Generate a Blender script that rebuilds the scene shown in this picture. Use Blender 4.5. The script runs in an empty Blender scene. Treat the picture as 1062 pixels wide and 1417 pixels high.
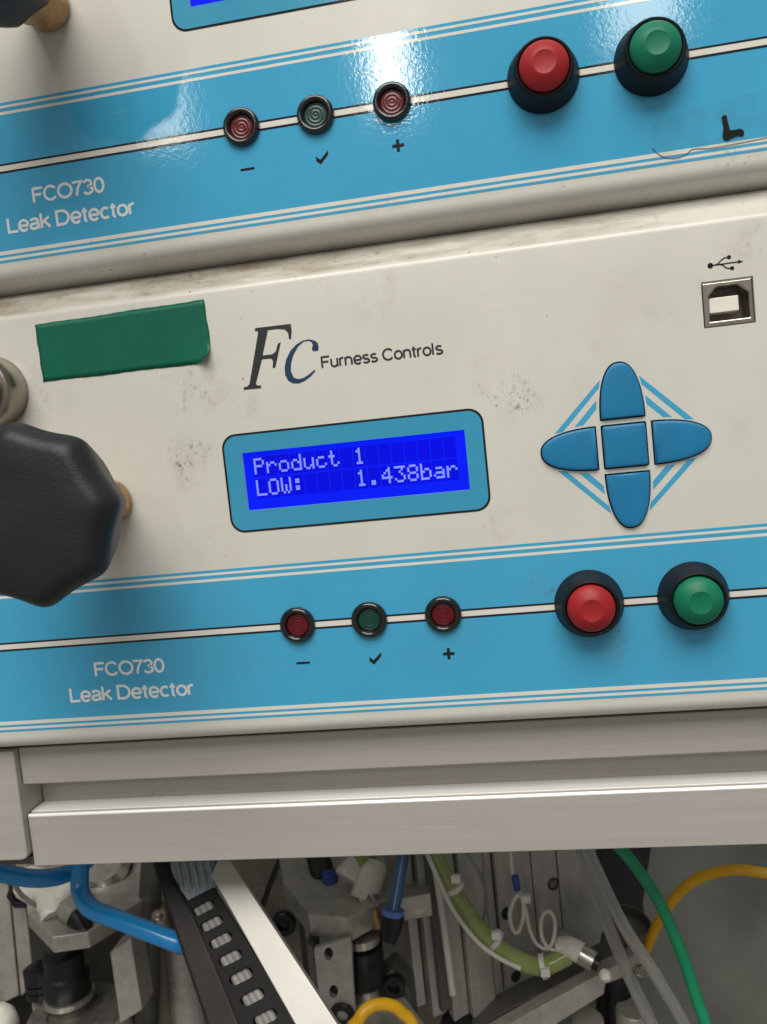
import bpy, bmesh, math, random
from mathutils import Matrix, Vector
random.seed(7)
scene = bpy.context.scene
COL = scene.collection

# ---------------------------------------------------------------- camera
# All shapes are written in millimetres on the detector's front: X right, Y up, Z out of the panel
# (panel face Z = 0) and stored in metres as world (X, -Z, Y).
CAM = Vector((77.848, 0.700, 242.633))
RT = Matrix(((0.983618, 0.090883, 0.155679), (-0.103346, 0.991895, 0.073912), (-0.1477, -0.08879, 0.985039)))
FPX = 1200.0
P2W = Matrix(((1, 0, 0), (0, 0, -1), (0, 1, 0)))
def w(p): return Vector((p[0], -p[2], p[1])) * 0.001
cd = bpy.data.cameras.new('camera'); cam = bpy.data.objects.new('camera', cd); COL.objects.link(cam)
cam.matrix_world = Matrix.Translation(w(CAM)) @ (P2W @ RT).to_4x4()
cd.sensor_fit = 'VERTICAL'; cd.sensor_height = 24.0; cd.lens = FPX / 1417.0 * 24.0
cd.clip_start = 0.01; cd.clip_end = 50.0
cd.dof.use_dof = True; cd.dof.focus_distance = 0.25; cd.dof.aperture_fstop = 15.0
scene.camera = cam

# ---------------------------------------------------------------- light
world = bpy.data.worlds.new('World'); scene.world = world; world.use_nodes = True
bg = world.node_tree.nodes['Background']
bg.inputs['Color'].default_value = (1.0, 0.975, 0.93, 1); bg.inputs['Strength'].default_value = 0.25
def area(name, pos, target, sx, sy, power, col):
    l = bpy.data.lights.new(name, 'AREA'); l.shape = 'RECTANGLE'; l.size = sx; l.size_y = sy
    l.energy = power; l.color = col
    o = bpy.data.objects.new(name, l); COL.objects.link(o); o.location = w(pos)
    d = (w(target) - o.location); o.rotation_euler = d.to_track_quat('-Z', 'Y').to_euler()
    return o
WARM = (1.0, 0.972, 0.915)
# the workshop's ceiling lamps behind the photographer
area('ceiling_lamp', (-245, 1405, 3000), (40, 0, 0), 0.14, 0.34, 4.5, WARM)
area('ceiling_lamp', (650, 1420, 3000), (40, 0, 0), 0.24, 0.24, 2.0, WARM)
area('ceiling_lamp', (-1120, 1365, 3000), (40, 0, 0), 0.16, 0.25, 1.3, WARM)
area('ceiling_lamp', (100, 2300, 1700), (40, 0, 0), 2.4, 1.6, 96, WARM)
vs = scene.view_settings
vs.view_transform = 'Standard'; vs.look = 'None'; vs.exposure = 0.0; vs.gamma = 1.0
vs.use_curve_mapping = False

# ---------------------------------------------------------------- helpers
def ray(u, v): return (RT @ Vector(((u - 531) / FPX, -(v - 708.5) / FPX, -1.0)))
def at(u, v, z):
    d = ray(u, v); return CAM + d * ((z - CAM.z) / d.z)
def at_plane(u, v, pt, n):
    d = ray(u, v); n = Vector(n); return CAM + d * ((Vector(pt) - CAM).dot(n) / d.dot(n))

def newmat(name): 
    m = bpy.data.materials.new(name); m.use_nodes = True
    return m, m.node_tree.nodes, m.node_tree.links, m.node_tree.nodes['Principled BSDF']
def rgb(r, g, b):   # sRGB 0-255 to linear
    f = lambda c: (c/255/12.92 if c/255 <= .04045 else ((c/255+.055)/1.055)**2.4)
    return (f(r), f(g), f(b), 1)
def noise(N, L, scale, detail=3, rough=.55, coord=None, stretch=None):
    if coord is None:
        g = N.new('ShaderNodeNewGeometry'); coord = g.outputs['Position']
    if stretch:
        mp = N.new('ShaderNodeMapping'); mp.inputs['Scale'].default_value = stretch
        L.new(coord, mp.inputs['Vector']); coord = mp.outputs['Vector']
    n = N.new('ShaderNodeTexNoise'); n.inputs['Scale'].default_value = scale
    n.inputs['Detail'].default_value = detail; n.inputs['Roughness'].default_value = rough
    L.new(coord, n.inputs['Vector']); return n
def ramp(N, L, src, a, b, ca=(0,0,0,1), cb=(1,1,1,1)):
    r = N.new('ShaderNodeValToRGB'); r.color_ramp.elements[0].position = a; r.color_ramp.elements[1].position = b
    r.color_ramp.elements[0].color = ca; r.color_ramp.elements[1].color = cb
    L.new(src, r.inputs['Fac']); return r
def mathn(N, L, op, a, b):
    m = N.new('ShaderNodeMath'); m.operation = op
    for i, x in enumerate((a, b)):
        if isinstance(x, (int, float)): m.inputs[i].default_value = x
        else: L.new(x, m.inputs[i])
    return m.outputs[0]
def mix(N, L, fac, a, b, mode='MIX'):
    m = N.new('ShaderNodeMix'); m.data_type = 'RGBA'; m.blend_type = mode
    if isinstance(fac, (int, float)): m.inputs[0].default_value = fac
    else: L.new(fac, m.inputs[0])
    for i, x in ((6, a), (7, b)):
        if isinstance(x, tuple): m.inputs[i].default_value = x
        else: L.new(x, m.inputs[i])
    return m.outputs[2]
def bump(N, L, bsdf, height, strength, dist=0.0001, base=None):
    b = N.new('ShaderNodeBump'); b.inputs['Strength'].default_value = strength; b.inputs['Distance'].default_value = dist
    L.new(height, b.inputs['Height'])
    if base is not None: L.new(base, b.inputs['Normal'])
    L.new(b.outputs[0], bsdf.inputs['Normal']); return b.outputs[0]

def plain(name, col, rough=.5, metal=0., var=.12, vscale=60., bscale=900., bstr=.15, bdist=.0001, stretch=None, coat=0., spec=.5):
    m, N, L, B = newmat(name)
    n = noise(N, L, vscale, 4, .6, stretch=stretch)
    dark = tuple(c * (1 - var) for c in col[:3]) + (1,); lite = tuple(min(1, c * (1 + var)) for c in col[:3]) + (1,)
    r = ramp(N, L, n.outputs['Fac'], .3, .7, dark, lite)
    L.new(r.outputs[0], B.inputs['Base Color'])
    B.inputs['Roughness'].default_value = rough; B.inputs['Metallic'].default_value = metal
    B.inputs['Coat Weight'].default_value = coat; B.inputs['Specular IOR Level'].default_value = spec
    if bstr:
        n2 = noise(N, L, bscale, 2, .5, stretch=stretch); bump(N, L, B, n2.outputs['Fac'], bstr, bdist)
    return m

STAINS = [  # places rubbed or marked by hands and tools: X, Y, radius, strength (mm on the lower front; the upper has its own)
 (77.5, 13.0, 8, 1.), (-12, 25, 9, .8), (-18, 4, 7, 1.), (6, 17, 5, .6), (46, 42, 7, .55), (121, 28, 5, .7), (72, -22, 6, .5), (-8, -21, 6, .5),
 (128, 34, 5, .5), (141, 45, 5, .5), (-60, 24, 8, .6), (138, -6, 6, .4), (24, 47, 7, .6), (83, -42, 5, .9), (102, -58, 4.5, 1.), (-3, -62, 6, .7), (126, -64, 5, .4),
 (-40, 118, 6, .5), (44, 66, 6, .6), (139, 66, 5, .8), (95, 88, 6, .4), (-30, 62, 7, .5), (60, -88, 6, .6), (130, -101, 7, .8), (-60, -86, 5, .6), (40, -118, 8, .6), (-50, -117, 6, .7), (110, -116, 6, .5)]
def stain_mask(N, L, pos):
    out = None
    wn = noise(N, L, 70, 4, .6, pos); sub = N.new('ShaderNodeVectorMath'); sub.operation = 'SUBTRACT'; L.new(wn.outputs['Color'], sub.inputs[0]); sub.inputs[1].default_value = (.5, .5, .5)
    ma = N.new('ShaderNodeVectorMath'); ma.operation = 'MULTIPLY_ADD'; L.new(sub.outputs[0], ma.inputs[0]); ma.inputs[1].default_value = (.045, .01, .03); L.new(pos, ma.inputs[2]); pos = ma.outputs[0]
    for X, Y, r, k in STAINS:
        d = N.new('ShaderNodeVectorMath'); d.operation = 'DISTANCE'; L.new(pos, d.inputs[0]); d.inputs[1].default_value = w((X, Y, 0))
        mr = N.new('ShaderNodeMapRange'); mr.interpolation_type = 'SMOOTHSTEP'; L.new(d.outputs['Value'], mr.inputs['Value'])
        for q, val in ((1, 0.0), (2, r*.0016), (3, k), (4, 0.0)): mr.inputs[q].default_value = val
        out = mr.outputs[0] if out is None else mathn(N, L, 'MAXIMUM', out, mr.outputs[0])
    return out
def overlay(name, col, rough=.26, dirt=1.0, peel=.30, grain=False):
    """coated or printed surface: orange peel, rubbed smears and scuffs where hands and tools touched it"""
    m, N, L, B = newmat(name)
    geo = N.new('ShaderNodeNewGeometry'); pos = geo.outputs['Position']
    big = noise(N, L, 22, 4, .6, pos, stretch=(.15, 1, 1.5) if grain else None)
    tint = ramp(N, L, big.outputs['Fac'], .3, .72, tuple(c*.93 for c in col[:3])+(1,), tuple(min(1, c*1.03) for c in col[:3])+(1,))
    c = tint.outputs[0]
    if grain:
        g = noise(N, L, 900, 2, .6, pos, stretch=(.02, 1, 1)); gr = ramp(N, L, g.outputs['Fac'], .35, .65, (.96,)*3+(1,), (1.02,)*3+(1,))
        c = mix(N, L, 1.0, c, gr.outputs[0], 'MULTIPLY')
    st = stain_mask(N, L, pos)
    # grey-brown smears: soft, streaked
    sm = noise(N, L, 60, 6, .7, pos, stretch=(1, 1, .6)); smr = ramp(N, L, sm.outputs['Fac'], .42, .70)
    gen = noise(N, L, 16, 3, .5, pos); genr = ramp(N, L, gen.outputs['Fac'], .52, .75)
    area_ = mathn(N, L, 'MAXIMUM', st, mathn(N, L, 'MULTIPLY', genr.outputs[0], .45))
    c = mix(N, L, mathn(N, L, 'MULTIPLY', mathn(N, L, 'MULTIPLY', smr.outputs[0], area_), .32*dirt), c, rgb(128, 118, 96))
    # scuffs: short broken dark marks inside the rubbed places
    warp = noise(N, L, 140, 2, .5, pos)
    vadd = N.new('ShaderNodeVectorMath'); vadd.operation = 'MULTIPLY_ADD'; L.new(warp.outputs['Color'], vadd.inputs[0]); vadd.inputs[1].default_value = (.004, .004, .004); L.new(pos, vadd.inputs[2])
    sp = noise(N, L, 560, 5, .72, vadd.outputs[0]); spr = ramp(N, L, sp.outputs['Fac'], .555, .63)
    spf = noise(N, L, 1500, 3, .65, vadd.outputs[0], stretch=(1, 1, .6)); spfr = ramp(N, L, spf.outputs['Fac'], .60, .64)
    f = mathn(N, L, 'MULTIPLY', mathn(N, L, 'MAXIMUM', spr.outputs[0], spfr.outputs[0]), mathn(N, L, 'MULTIPLY', st, st))
    c = mix(N, L, mathn(N, L, 'MULTIPLY', f, .55*dirt), c, rgb(82, 76, 62))
    v = noise(N, L, 520, 2, .5, pos); vr = ramp(N, L, v.outputs['Fac'], .745, .765)
    c = mix(N, L, mathn(N, L, 'MULTIPLY', vr.outputs[0], .5*dirt), c, rgb(84, 76, 62))
    # fine pale scratches
    sc = noise(N, L, 160, 3, .6, pos, stretch=(.12, 1, 2.2)); scr = ramp(N, L, sc.outputs['Fac'], .72, .735)
    c = mix(N, L, mathn(N, L, 'MULTIPLY', scr.outputs[0], .16*dirt), c, rgb(225, 220, 208))
    L.new(c, B.inputs['Base Color'])
    rr = ramp(N, L, sm.outputs['Fac'], .3, .8, (rough*.85,)*3+(1,), (rough*1.6,)*3+(1,))
    L.new(rr.outputs[0], B.inputs['Roughness'])
    n1 = noise(N, L, 760, 2, .55, pos); n2 = noise(N, L, 1800, 1, .5, pos)
    h = mathn(N, L, 'ADD', n1.outputs['Fac'], mathn(N, L, 'MULTIPLY', n2.outputs['Fac'], .35))
    bump(N, L, B, h, peel, .00012)
    return m
def worn(name, col, rough=.42, metal=.4, grime=(.045, .038, .028, 1), amount=.8, stretch=None):
    """machined metal with oily grime, pale rubs and scratch grain"""
    m, N, L, B = newmat(name)
    a = noise(N, L, 55, 7, .7, stretch=stretch); ar = ramp(N, L, a.outputs['Fac'], .50, .78)
    b = noise(N, L, 260, 5, .7, stretch=stretch); br = ramp(N, L, b.outputs['Fac'], .38, .68, tuple(c*.88 for c in col[:3])+(1,), tuple(min(1, c*1.08) for c in col[:3])+(1,))
    c = mix(N, L, mathn(N, L, 'MULTIPLY', ar.outputs[0], amount), br.outputs[0], grime)
    e = noise(N, L, 420, 2, .5, stretch=(.06, 1, 1)); er = ramp(N, L, e.outputs['Fac'], .66, .72)
    c = mix(N, L, mathn(N, L, 'MULTIPLY', er.outputs[0], .35), c, tuple(min(1, q*1.7) for q in col[:3])+(1,))
    L.new(c, B.inputs['Base Color'])
    rr = ramp(N, L, b.outputs['Fac'], .3, .7, (rough*.7,)*3+(1,), (min(1, rough*1.4),)*3+(1,)); L.new(rr.outputs[0], B.inputs['Roughness'])
    B.inputs['Metallic'].default_value = metal
    bump(N, L, B, b.outputs['Fac'], .35, .0002)
    return m

def panel_mat(name):
    """cream powder coat with grime rubbed along the rounded top edge"""
    m = overlay(name, PANEL, .24, 1.2, .10)
    N, L = m.node_tree.nodes, m.node_tree.links; B = N['Principled BSDF']
    src = B.inputs['Base Color'].links[0].from_socket
    tc = N.new('ShaderNodeTexCoord'); sx = N.new('ShaderNodeSeparateXYZ'); L.new(tc.outputs['Object'], sx.inputs[0])
    band = ramp(N, L, mathn(N, L, 'MULTIPLY', sx.outputs['Z'], 10.0), .503, .520)
    n = noise(N, L, 38, 6, .68, tc.outputs['Object'], stretch=(.35, 1, 1.6))
    nr = ramp(N, L, n.outputs['Fac'], .42, .62)
    f = mathn(N, L, 'MULTIPLY', mathn(N, L, 'MULTIPLY', band.outputs[0], nr.outputs[0]), .8)
    c = mix(N, L, f, src, rgb(128, 112, 84))
    n3 = noise(N, L, 420, 4, .7, tc.outputs['Object'], stretch=(.5, 1, 1)); n3r = ramp(N, L, n3.outputs['Fac'], .58, .68)
    f3 = mathn(N, L, 'MULTIPLY', mathn(N, L, 'MULTIPLY', band.outputs[0], n3r.outputs[0]), mathn(N, L, 'MULTIPLY', nr.outputs[0], .8))
    c = mix(N, L, f3, c, rgb(66, 56, 42))
    L.new(c, B.inputs['Base Color'])
    return m

def emit(name, col, strength, rough=.2):
    m, N, L, B = newmat(name)
    B.inputs['Base Color'].default_value = (0.002, 0.003, 0.02, 1); B.inputs['Specular IOR Level'].default_value = .12
    B.inputs['Emission Color'].default_value = col; B.inputs['Emission Strength'].default_value = strength
    g_ = noise(N, L, 28, 2); gr_ = ramp(N, L, g_.outputs['Fac'], .3, .7, (strength*.86,)*3+(1,), (strength*1.08,)*3+(1,)); L.new(gr_.outputs[0], B.inputs['Emission Strength'])
    n = noise(N, L, 300, 2); r = ramp(N, L, n.outputs['Fac'], .3, .7, (rough*.8,)*3+(1,), (rough*1.2,)*3+(1,))
    L.new(r.outputs[0], B.inputs['Roughness'])
    return m

PANEL = (.655, .640, .575, 1)
BLUE = (.058, .375, .610, 1)
M = {}
M['panel'] = panel_mat('cream_panel')
M['blue'] = overlay('blue_overlay', BLUE, .06, .8, .13)
M['white'] = overlay('cream_print', (.74, .715, .65, 1), .06, .9, .13)
M['wtext'] = overlay('pale_lettering', (.76, .79, .79, 1), .12, .4, .11)
M['black'] = overlay('black_print', (.012, .012, .013, 1), .06, .2, .13)
M['bezel'] = overlay('display_surround_blue', (.045, .310, .490, 1), .14, .35, .11)
M['logo_grey'] = overlay('logo_charcoal', (.020, .024, .026, 1), .35, .2, .2)
M['logo_blue'] = overlay('logo_navy', (.008, .040, .095, 1), .35, .2, .2)
M['key'] = plain('blue_key_plastic', (.006, .175, .370, 1), .42, 0, .06, 80, 1500, .10)
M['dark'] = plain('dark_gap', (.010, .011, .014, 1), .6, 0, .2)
M['rubber'] = plain('black_button_collar', (.010, .011, .014, 1), .50, 0, .15, 120, 1500, .08, spec=.22)
M['gloss'] = plain('glossy_black_plastic', (.008, .008, .009, 1), .16, 0, .2, 200, 700, .05, coat=.4)
M['red'] = plain('red_button_plastic', (.330, .017, .020, 1), .44, 0, .10, 150, 1500, .12, spec=.3)
M['green'] = plain('green_button_plastic', (.004, .165, .085, 1), .44, 0, .10, 150, 1500, .12, spec=.3)
M['redlens'] = plain('red_lens', (.105, .0015, .005, 1), .26, 0, .15, 300, 800, .05, coat=.1)
M['greenlens'] = plain('green_lens', (.002, .045, .030, 1), .34, 0, .15, 300, 800, .05, coat=.1)
M['knob'] = plain('black_knob_plastic', (.014, .014, .015, 1), .46, 0, .25, 70, 1900, .55, .00018, stretch=(.4, 1, 1.8), spec=.4)
M['brass'] = plain('aged_brass', (.400, .245, .115, 1), .45, .6, .3, 150, 900, .3)
M['nickel'] = plain('nickel_plate', (.33, .295, .24, 1), .30, 1., .15, 120, 900, .2)
M['usb'] = plain('usb_shell', (.42, .38, .33, 1), .34, 1., .2, 300, 1500, .2)
M['usbwhite'] = plain('usb_tongue', (.78, .74, .66, 1), .45, 0, .05)
M['usbdark'] = plain('usb_inside', (.26, .24, .21, 1), .45, .2, .2)
M['tape'] = plain('green_tape', (.003, .120, .074, 1), .42, 0, .08, 60, 110, .10, .0006, spec=.3)
M['lcd'] = emit('lcd_backlight', (.0, .010, .93, 1), 1.0)
M['lcdcell'] = emit('lcd_cell', (.0, .001, .74, 1), 1.0)
M['lcdlit'] = emit('lcd_lit_dots', (.26, .34, .98, 1), 1.0)
M['alu'] = overlay('anodised_profile', (.420, .393, .358, 1), .40, .9, .10, grain=True)
M['bare_glint'] = plain('bare_aluminium_painted_glint', (.90, .89, .86, 1), .30, .10, .05, 60, 900, .2, stretch=(.1, 1, 1))  # bare metal, near-white so its bright reflection is painted into the colour
M['alu2'] = worn('machined_aluminium', (.46, .435, .39, 1), .36, .50, amount=.40)
M['alu3'] = worn('extruded_cylinder_aluminium', (.44, .42, .385, 1), .42, .35, amount=.25, stretch=(1, 1, .25))
M['aludark'] = worn('dull_dark_steel', (.12, .112, .10, 1), .44, .4, (.03, .026, .02, 1), .5)
M['silver'] = plain('brushed_bright_bar', (.43, .415, .38, 1), .38, .35, .06, 60, 700, .2)
M['steel'] = worn('worn_steel', (.50, .475, .43, 1), .28, .85, (.07, .06, .045, 1), .6)
M['blackmetal'] = plain('blackened_steel', (.012, .012, .014, 1), .35, .3, .3, 120, 700, .3)
M['chain'] = plain('cable_chain_plastic', (.007, .0066, .007, 1), .6, 0, .2, 90, 900, .25, spec=.2)
M['chainside'] = plain('cable_chain_side_plastic', (.015, .012, .0115, 1), .55, 0, .25, 60, 900, .25, spec=.25)
M['corr'] = plain('grey_cable_sheath', (.21, .205, .19, 1), .55, 0, .2, 200, 900, .4)
M['sleeve'] = plain('woven_grey_sleeve', (.22, .25, .28, 1), .7, 0, .25, 500, 1500, .8, .0003, stretch=(1, 1, .3))
M['bluehose'] = plain('blue_air_hose', (.006, .230, .560, 1), .25, 0, .10, 60, 500, .08, coat=.3)
M['bluetube'] = plain('blue_grey_tube', (.04, .12, .24, 1), .25, 0, .15)
M['bluecollar'] = plain('blue_release_collar', (.09, .20, .52, 1), .4, 0, .1)
M['yellow'] = plain('yellow_hose', (.700, .380, .004, 1), .40, 0, .10, 60, 500, .1)
M['greencable'] = plain('green_cable', (.003, .230, .100, 1), .40, 0, .08, 60, 500, .1)
M['olive'] = plain('green_clear_hose', (.22, .27, .075, 1), .22, 0, .2, 80, 500, .1, coat=.4)
M['clear'] = plain('milky_clear_tube', (.62, .61, .59, 1), .22, 0, .10, 80, 500, .1, coat=.3)
M['clear'].node_tree.nodes['Principled BSDF'].inputs['Transmission Weight'].default_value = .8
M['wire'] = plain('white_wire', (.55, .53, .47, 1), .5, 0, .1)
M['whiteplastic'] = worn('white_fitting_plastic', (.64, .61, .54, 1), .5, 0, (.25, .21, .15, 1), .35)
M['wall'] = plain('grey_machine_panel', (.125, .128, .114, 1), .55, 0, .45, 9, 300, .2)
M['rust'] = worn('brown_grey_post', (.17, .15, .12, 1), .42, .3, (.05, .04, .028, 1), .35)
M['bluemark'] = plain('blue_wire_marker', (.02, .05, .22, 1), .5, 0, .1)

class MB:
    def __init__(s): s.v = []; s.f = []
    def poly(s, pts): 
        i = len(s.v); s.v += [Vector(p) for p in pts]; s.f.append(list(range(i, i+len(pts))))
    def prism(s, pts, vec):
        pts = [Vector(p) for p in pts]; vec = Vector(vec); n = len(pts); i = len(s.v)
        s.v += pts + [p + vec for p in pts]
        s.f.append(list(range(i, i+n))); s.f.append(list(range(i+2*n-1, i+n-1, -1)))
        for k in range(n): s.f.append([i+(k+1) % n, i+k, i+n+k, i+n+(k+1) % n])
        return s
    def box(s, a, b):
        (x0, y0, z0), (x1, y1, z1) = a, b
        return s.prism([(x0, y0, z1), (x1, y0, z1), (x1, y1, z1), (x0, y1, z1)], (0, 0, z0 - z1))
    def lathe(s, prof, c=(0, 0, 0), axis=(0, 0, 1), n=48, rad=None):
        ax = Vector(axis).normalized(); t = Vector((1, 0, 0)) if abs(ax.x) < .9 else Vector((0, 1, 0))
        e1 = (t - ax * t.dot(ax)).normalized(); e2 = ax.cross(e1); c = Vector(c); i0 = len(s.v)
        for r, h in prof:
            for k in range(n):
                a = 2*math.pi*k/n; rr = r * (rad(a) if rad else 1)
                s.v.append(c + ax*h + (e1*math.cos(a) + e2*math.sin(a))*rr)
        for j in range(len(prof)-1):
            for k in range(n):
                a, b = i0+j*n+k, i0+j*n+(k+1) % n
                s.f.append([a, b, b+n, a+n])
        s.f.append([i0+(len(prof)-1)*n+k for k in range(n)]); s.f.append([i0+n-1-k for k in range(n)])
        return s
    def tube(s, pts, r, n=12, sub=8, closed=False):
        P = [Vector(p) for p in pts]; path = []; m = len(P)
        for i in range(m if closed else m-1):
            if closed: p0, p1, p2, p3 = P[i-1], P[i], P[(i+1) % m], P[(i+2) % m]
            else: p0 = P[i-1] if i else P[0]*2-P[1]; p1 = P[i]; p2 = P[i+1]; p3 = P[i+2] if i+2 < m else P[-1]*2-P[-2]
            for q in range(sub):
                t = q/sub
                path.append(.5*((2*p1)+(p2-p0)*t+(2*p0-5*p1+4*p2-p3)*t*t+(3*p1-p0-3*p2+p3)*t**3))
        if not closed: path.append(P[-1])
        i0 = len(s.v); K = len(path); up = None
        for k in range(K):
            tg = (path[(k+1) % K] - path[k-1]) if closed else (path[min(k+1, K-1)] - path[max(k-1, 0)])
            tg.normalize()
            if up is None: 
                q = Vector((0, 0, 1)) if abs(tg.z) < .9 else Vector((1, 0, 0)); up = (q - tg*q.dot(tg)).normalized()
            up = (up - tg*up.dot(tg)).normalized(); sd = tg.cross(up)
            rr = r(k/(K-1)) if callable(r) else r
            for j in range(n):
                a = 2*math.pi*j/n; s.v.append(path[k] + (up*math.cos(a)+sd*math.sin(a))*rr)
        for k in range(K if closed else K-1):
            for j in range(n):
                a, b = i0+k*n+j, i0+k*n+(j+1) % n; c, d = i0+((k+1) % K)*n+(j+1) % n, i0+((k+1) % K)*n+j
                s.f.append([a, b, c, d])
        if not closed:
            s.f.append([i0+n-1-j for j in range(n)]); s.f.append([i0+(K-1)*n+j for j in range(n)])
        return s
    def build(s, name, mat, parent=None, smooth=None, bevel=0, seg=2):
        me = bpy.data.meshes.new(name); me.from_pydata([w(p) for p in s.v], [], s.f)
        return finish(me, name, mat, parent, smooth, bevel, seg)

def finish(me, name, mat, parent=None, smooth=None, bevel=0, seg=2, recalc=True):
    if recalc:
        bm = bmesh.new(); bm.from_mesh(me); bmesh.ops.recalc_face_normals(bm, faces=bm.faces); bm.to_mesh(me); bm.free()
    me.materials.append(M[mat])
    if smooth:
        for p in me.polygons: p.use_smooth = True
        me.set_sharp_from_angle(angle=math.radians(smooth))
    o = bpy.data.objects.new(name, me); COL.objects.link(o)
    if parent: o.parent = parent
    if bevel:
        b = o.modifiers.new('bevel', 'BEVEL'); b.width = bevel*.001; b.segments = seg; b.limit_method = 'ANGLE'; b.angle_limit = math.radians(35)
        for p in me.polygons: p.use_smooth = True
        me.set_sharp_from_angle(angle=math.radians(180))
        b.harden_normals = True
    return o
def empty(name, loc=(0, 0, 0)):
    o = bpy.data.objects.new(name, None); COL.objects.link(o); o.location = w(loc); o.empty_display_size = .01; return o
def tag(o, label=None, cat=None, group=None, kind=None):
    for k, v in (('label', label), ('category', cat), ('group', group), ('kind', kind)):
        if v: o[k] = v
    return o
def holed(outer, holes, z0, depth, plane=None):
    """flat plate with holes: front outline and hole loops (lists of 3-D points), extruded by depth vector"""
    bm = bmesh.new(); loops = []
    for lp in [outer] + holes:
        vs_ = [bm.verts.new(w(p)) for p in lp]; loops.append(vs_)
        for i in range(len(vs_)): bm.edges.new((vs_[i], vs_[(i+1) % len(vs_)]))
    bmesh.ops.triangle_fill(bm, use_beauty=True, use_dissolve=False, edges=bm.edges[:])
    if depth is not None:
        dv = w(depth) 
        back = {}
        front = bm.faces[:]
        for lp in loops:
            for v in lp: back[v] = bm.verts.new(v.co + dv)
        for f in front: bm.faces.new([back[v] for v in reversed(f.verts)])
        for lp in loops:
            for i in range(len(lp)):
                a, b = lp[i], lp[(i+1) % len(lp)]; bm.faces.new((a, b, back[b], back[a]))
    me = bpy.data.meshes.new('plate'); bmesh.ops.recalc_face_normals(bm, faces=bm.faces); bm.to_mesh(me); bm.free()
    return me
def rrect(x0, y0, x1, y1, r, n=6):
    out = []
    for cx, cy, a0 in ((x1-r, y1-r, 0), (x0+r, y1-r, 90), (x0+r, y0+r, 180), (x1-r, y0+r, 270)):
        for k in range(n+1):
            a = math.radians(a0+90*k/n); out.append((cx+r*math.cos(a), cy+r*math.sin(a)))
    return out
def circ(cx, cy, r, n=20): return [(cx+r*math.cos(2*math.pi*k/n), cy+r*math.sin(2*math.pi*k/n)) for k in range(n)]
def flat(name, polys, z, mat, parent, thick=.05):
    m = MB()
    for p in polys: m.prism([(x, y, z) for x, y in p], (0, 0, -thick))
    return m.build(name, mat, parent)
def rect(x0, y0, x1, y1): return [(x0, y0), (x1, y0), (x1, y1), (x0, y1)]
def A_(cx, cy, rx, ry, a0, a1, n=10): return [(cx+rx*math.cos(math.radians(a0+(a1-a0)*k/n)), cy+ry*math.sin(math.radians(a0+(a1-a0)*k/n))) for k in range(n+1)]
XH = .74
GLYPH = {   # advance, strokes (cap height 1)
 'F': (.60, [[(.05, 0), (.05, 1)], [(.05, .96), (.56, .96)], [(.05, .52), (.48, .52)]]),
 'C': (.74, [A_(.37, .5, .33, .47, 38, 322, 18)]), 'O': (.80, [A_(.40, .5, .35, .47, 0, 360, 24)]), '0': (.58, [A_(.27, .5, .23, .47, 0, 360, 22)]),
 '7': (.57, [[(.02, .95), (.50, .95), (.38, .72), (.27, .45), (.20, 0)]]),
 '3': (.57, [A_(.25, .74, .20, .22, 165, -80, 12) + A_(.25, .26, .23, .23, 80, -160, 12)]),
 'L': (.56, [[(.05, 1), (.05, .04), (.53, .04)]]),
 'D': (.74, [[(.05, .04), (.05, .96), (.32, .96)] + A_(.32, .5, .33, .46, 90, -90, 12) + [(.05, .04)]]),
 'e': (.60, [[(.07, .345), (.52, .345)], A_(.29, .36, .235, .36, 0, 318, 18)]),
 'a': (.57, [A_(.25, .52, .20, .19, 160, 0, 8) + [(.45, .15), (.49, 0)], A_(.22, .20, .18, .17, 60, 300, 12) + [(.40, .12), (.45, .22)], [(.24, .37), (.45, .42)]]),
 'k': (.53, [[(.05, 0), (.05, 1)], [(.45, .72), (.08, .33)], [(.20, .45), (.48, 0)]]),
 't': (.32, [[(.13, .92), (.13, .14)] + A_(.22, .12, .09, .09, 180, 280, 5), [(0, .68), (.27, .68)]]),
 'c': (.53, [A_(.27, .36, .22, .34, 48, 312, 16)]), 'o': (.58, [A_(.28, .36, .23, .34, 0, 360, 20)]),
 'r': (.36, [[(.06, 0), (.06, .72)], [(.06, .40)] + A_(.25, .46, .19, .24, 170, 75, 6)]),
 'u': (.57, [[(.06, .72), (.06, .24)] + A_(.25, .24, .19, .22, 180, 330, 8) + [(.46, .22)], [(.46, .72), (.46, 0)]]),
 'n': (.57, [[(.06, 0), (.06, .72)], [(.06, .48)] + A_(.26, .46, .20, .24, 160, 0, 8) + [(.46, 0)]]),
 's': (.51, [A_(.24, .53, .18, .17, 35, 250, 10) + A_(.23, .19, .20, .17, 75, -150, 12)]),
 'l': (.23, [[(.07, 0), (.07, 1)]]), ' ': (.28, [])}
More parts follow.
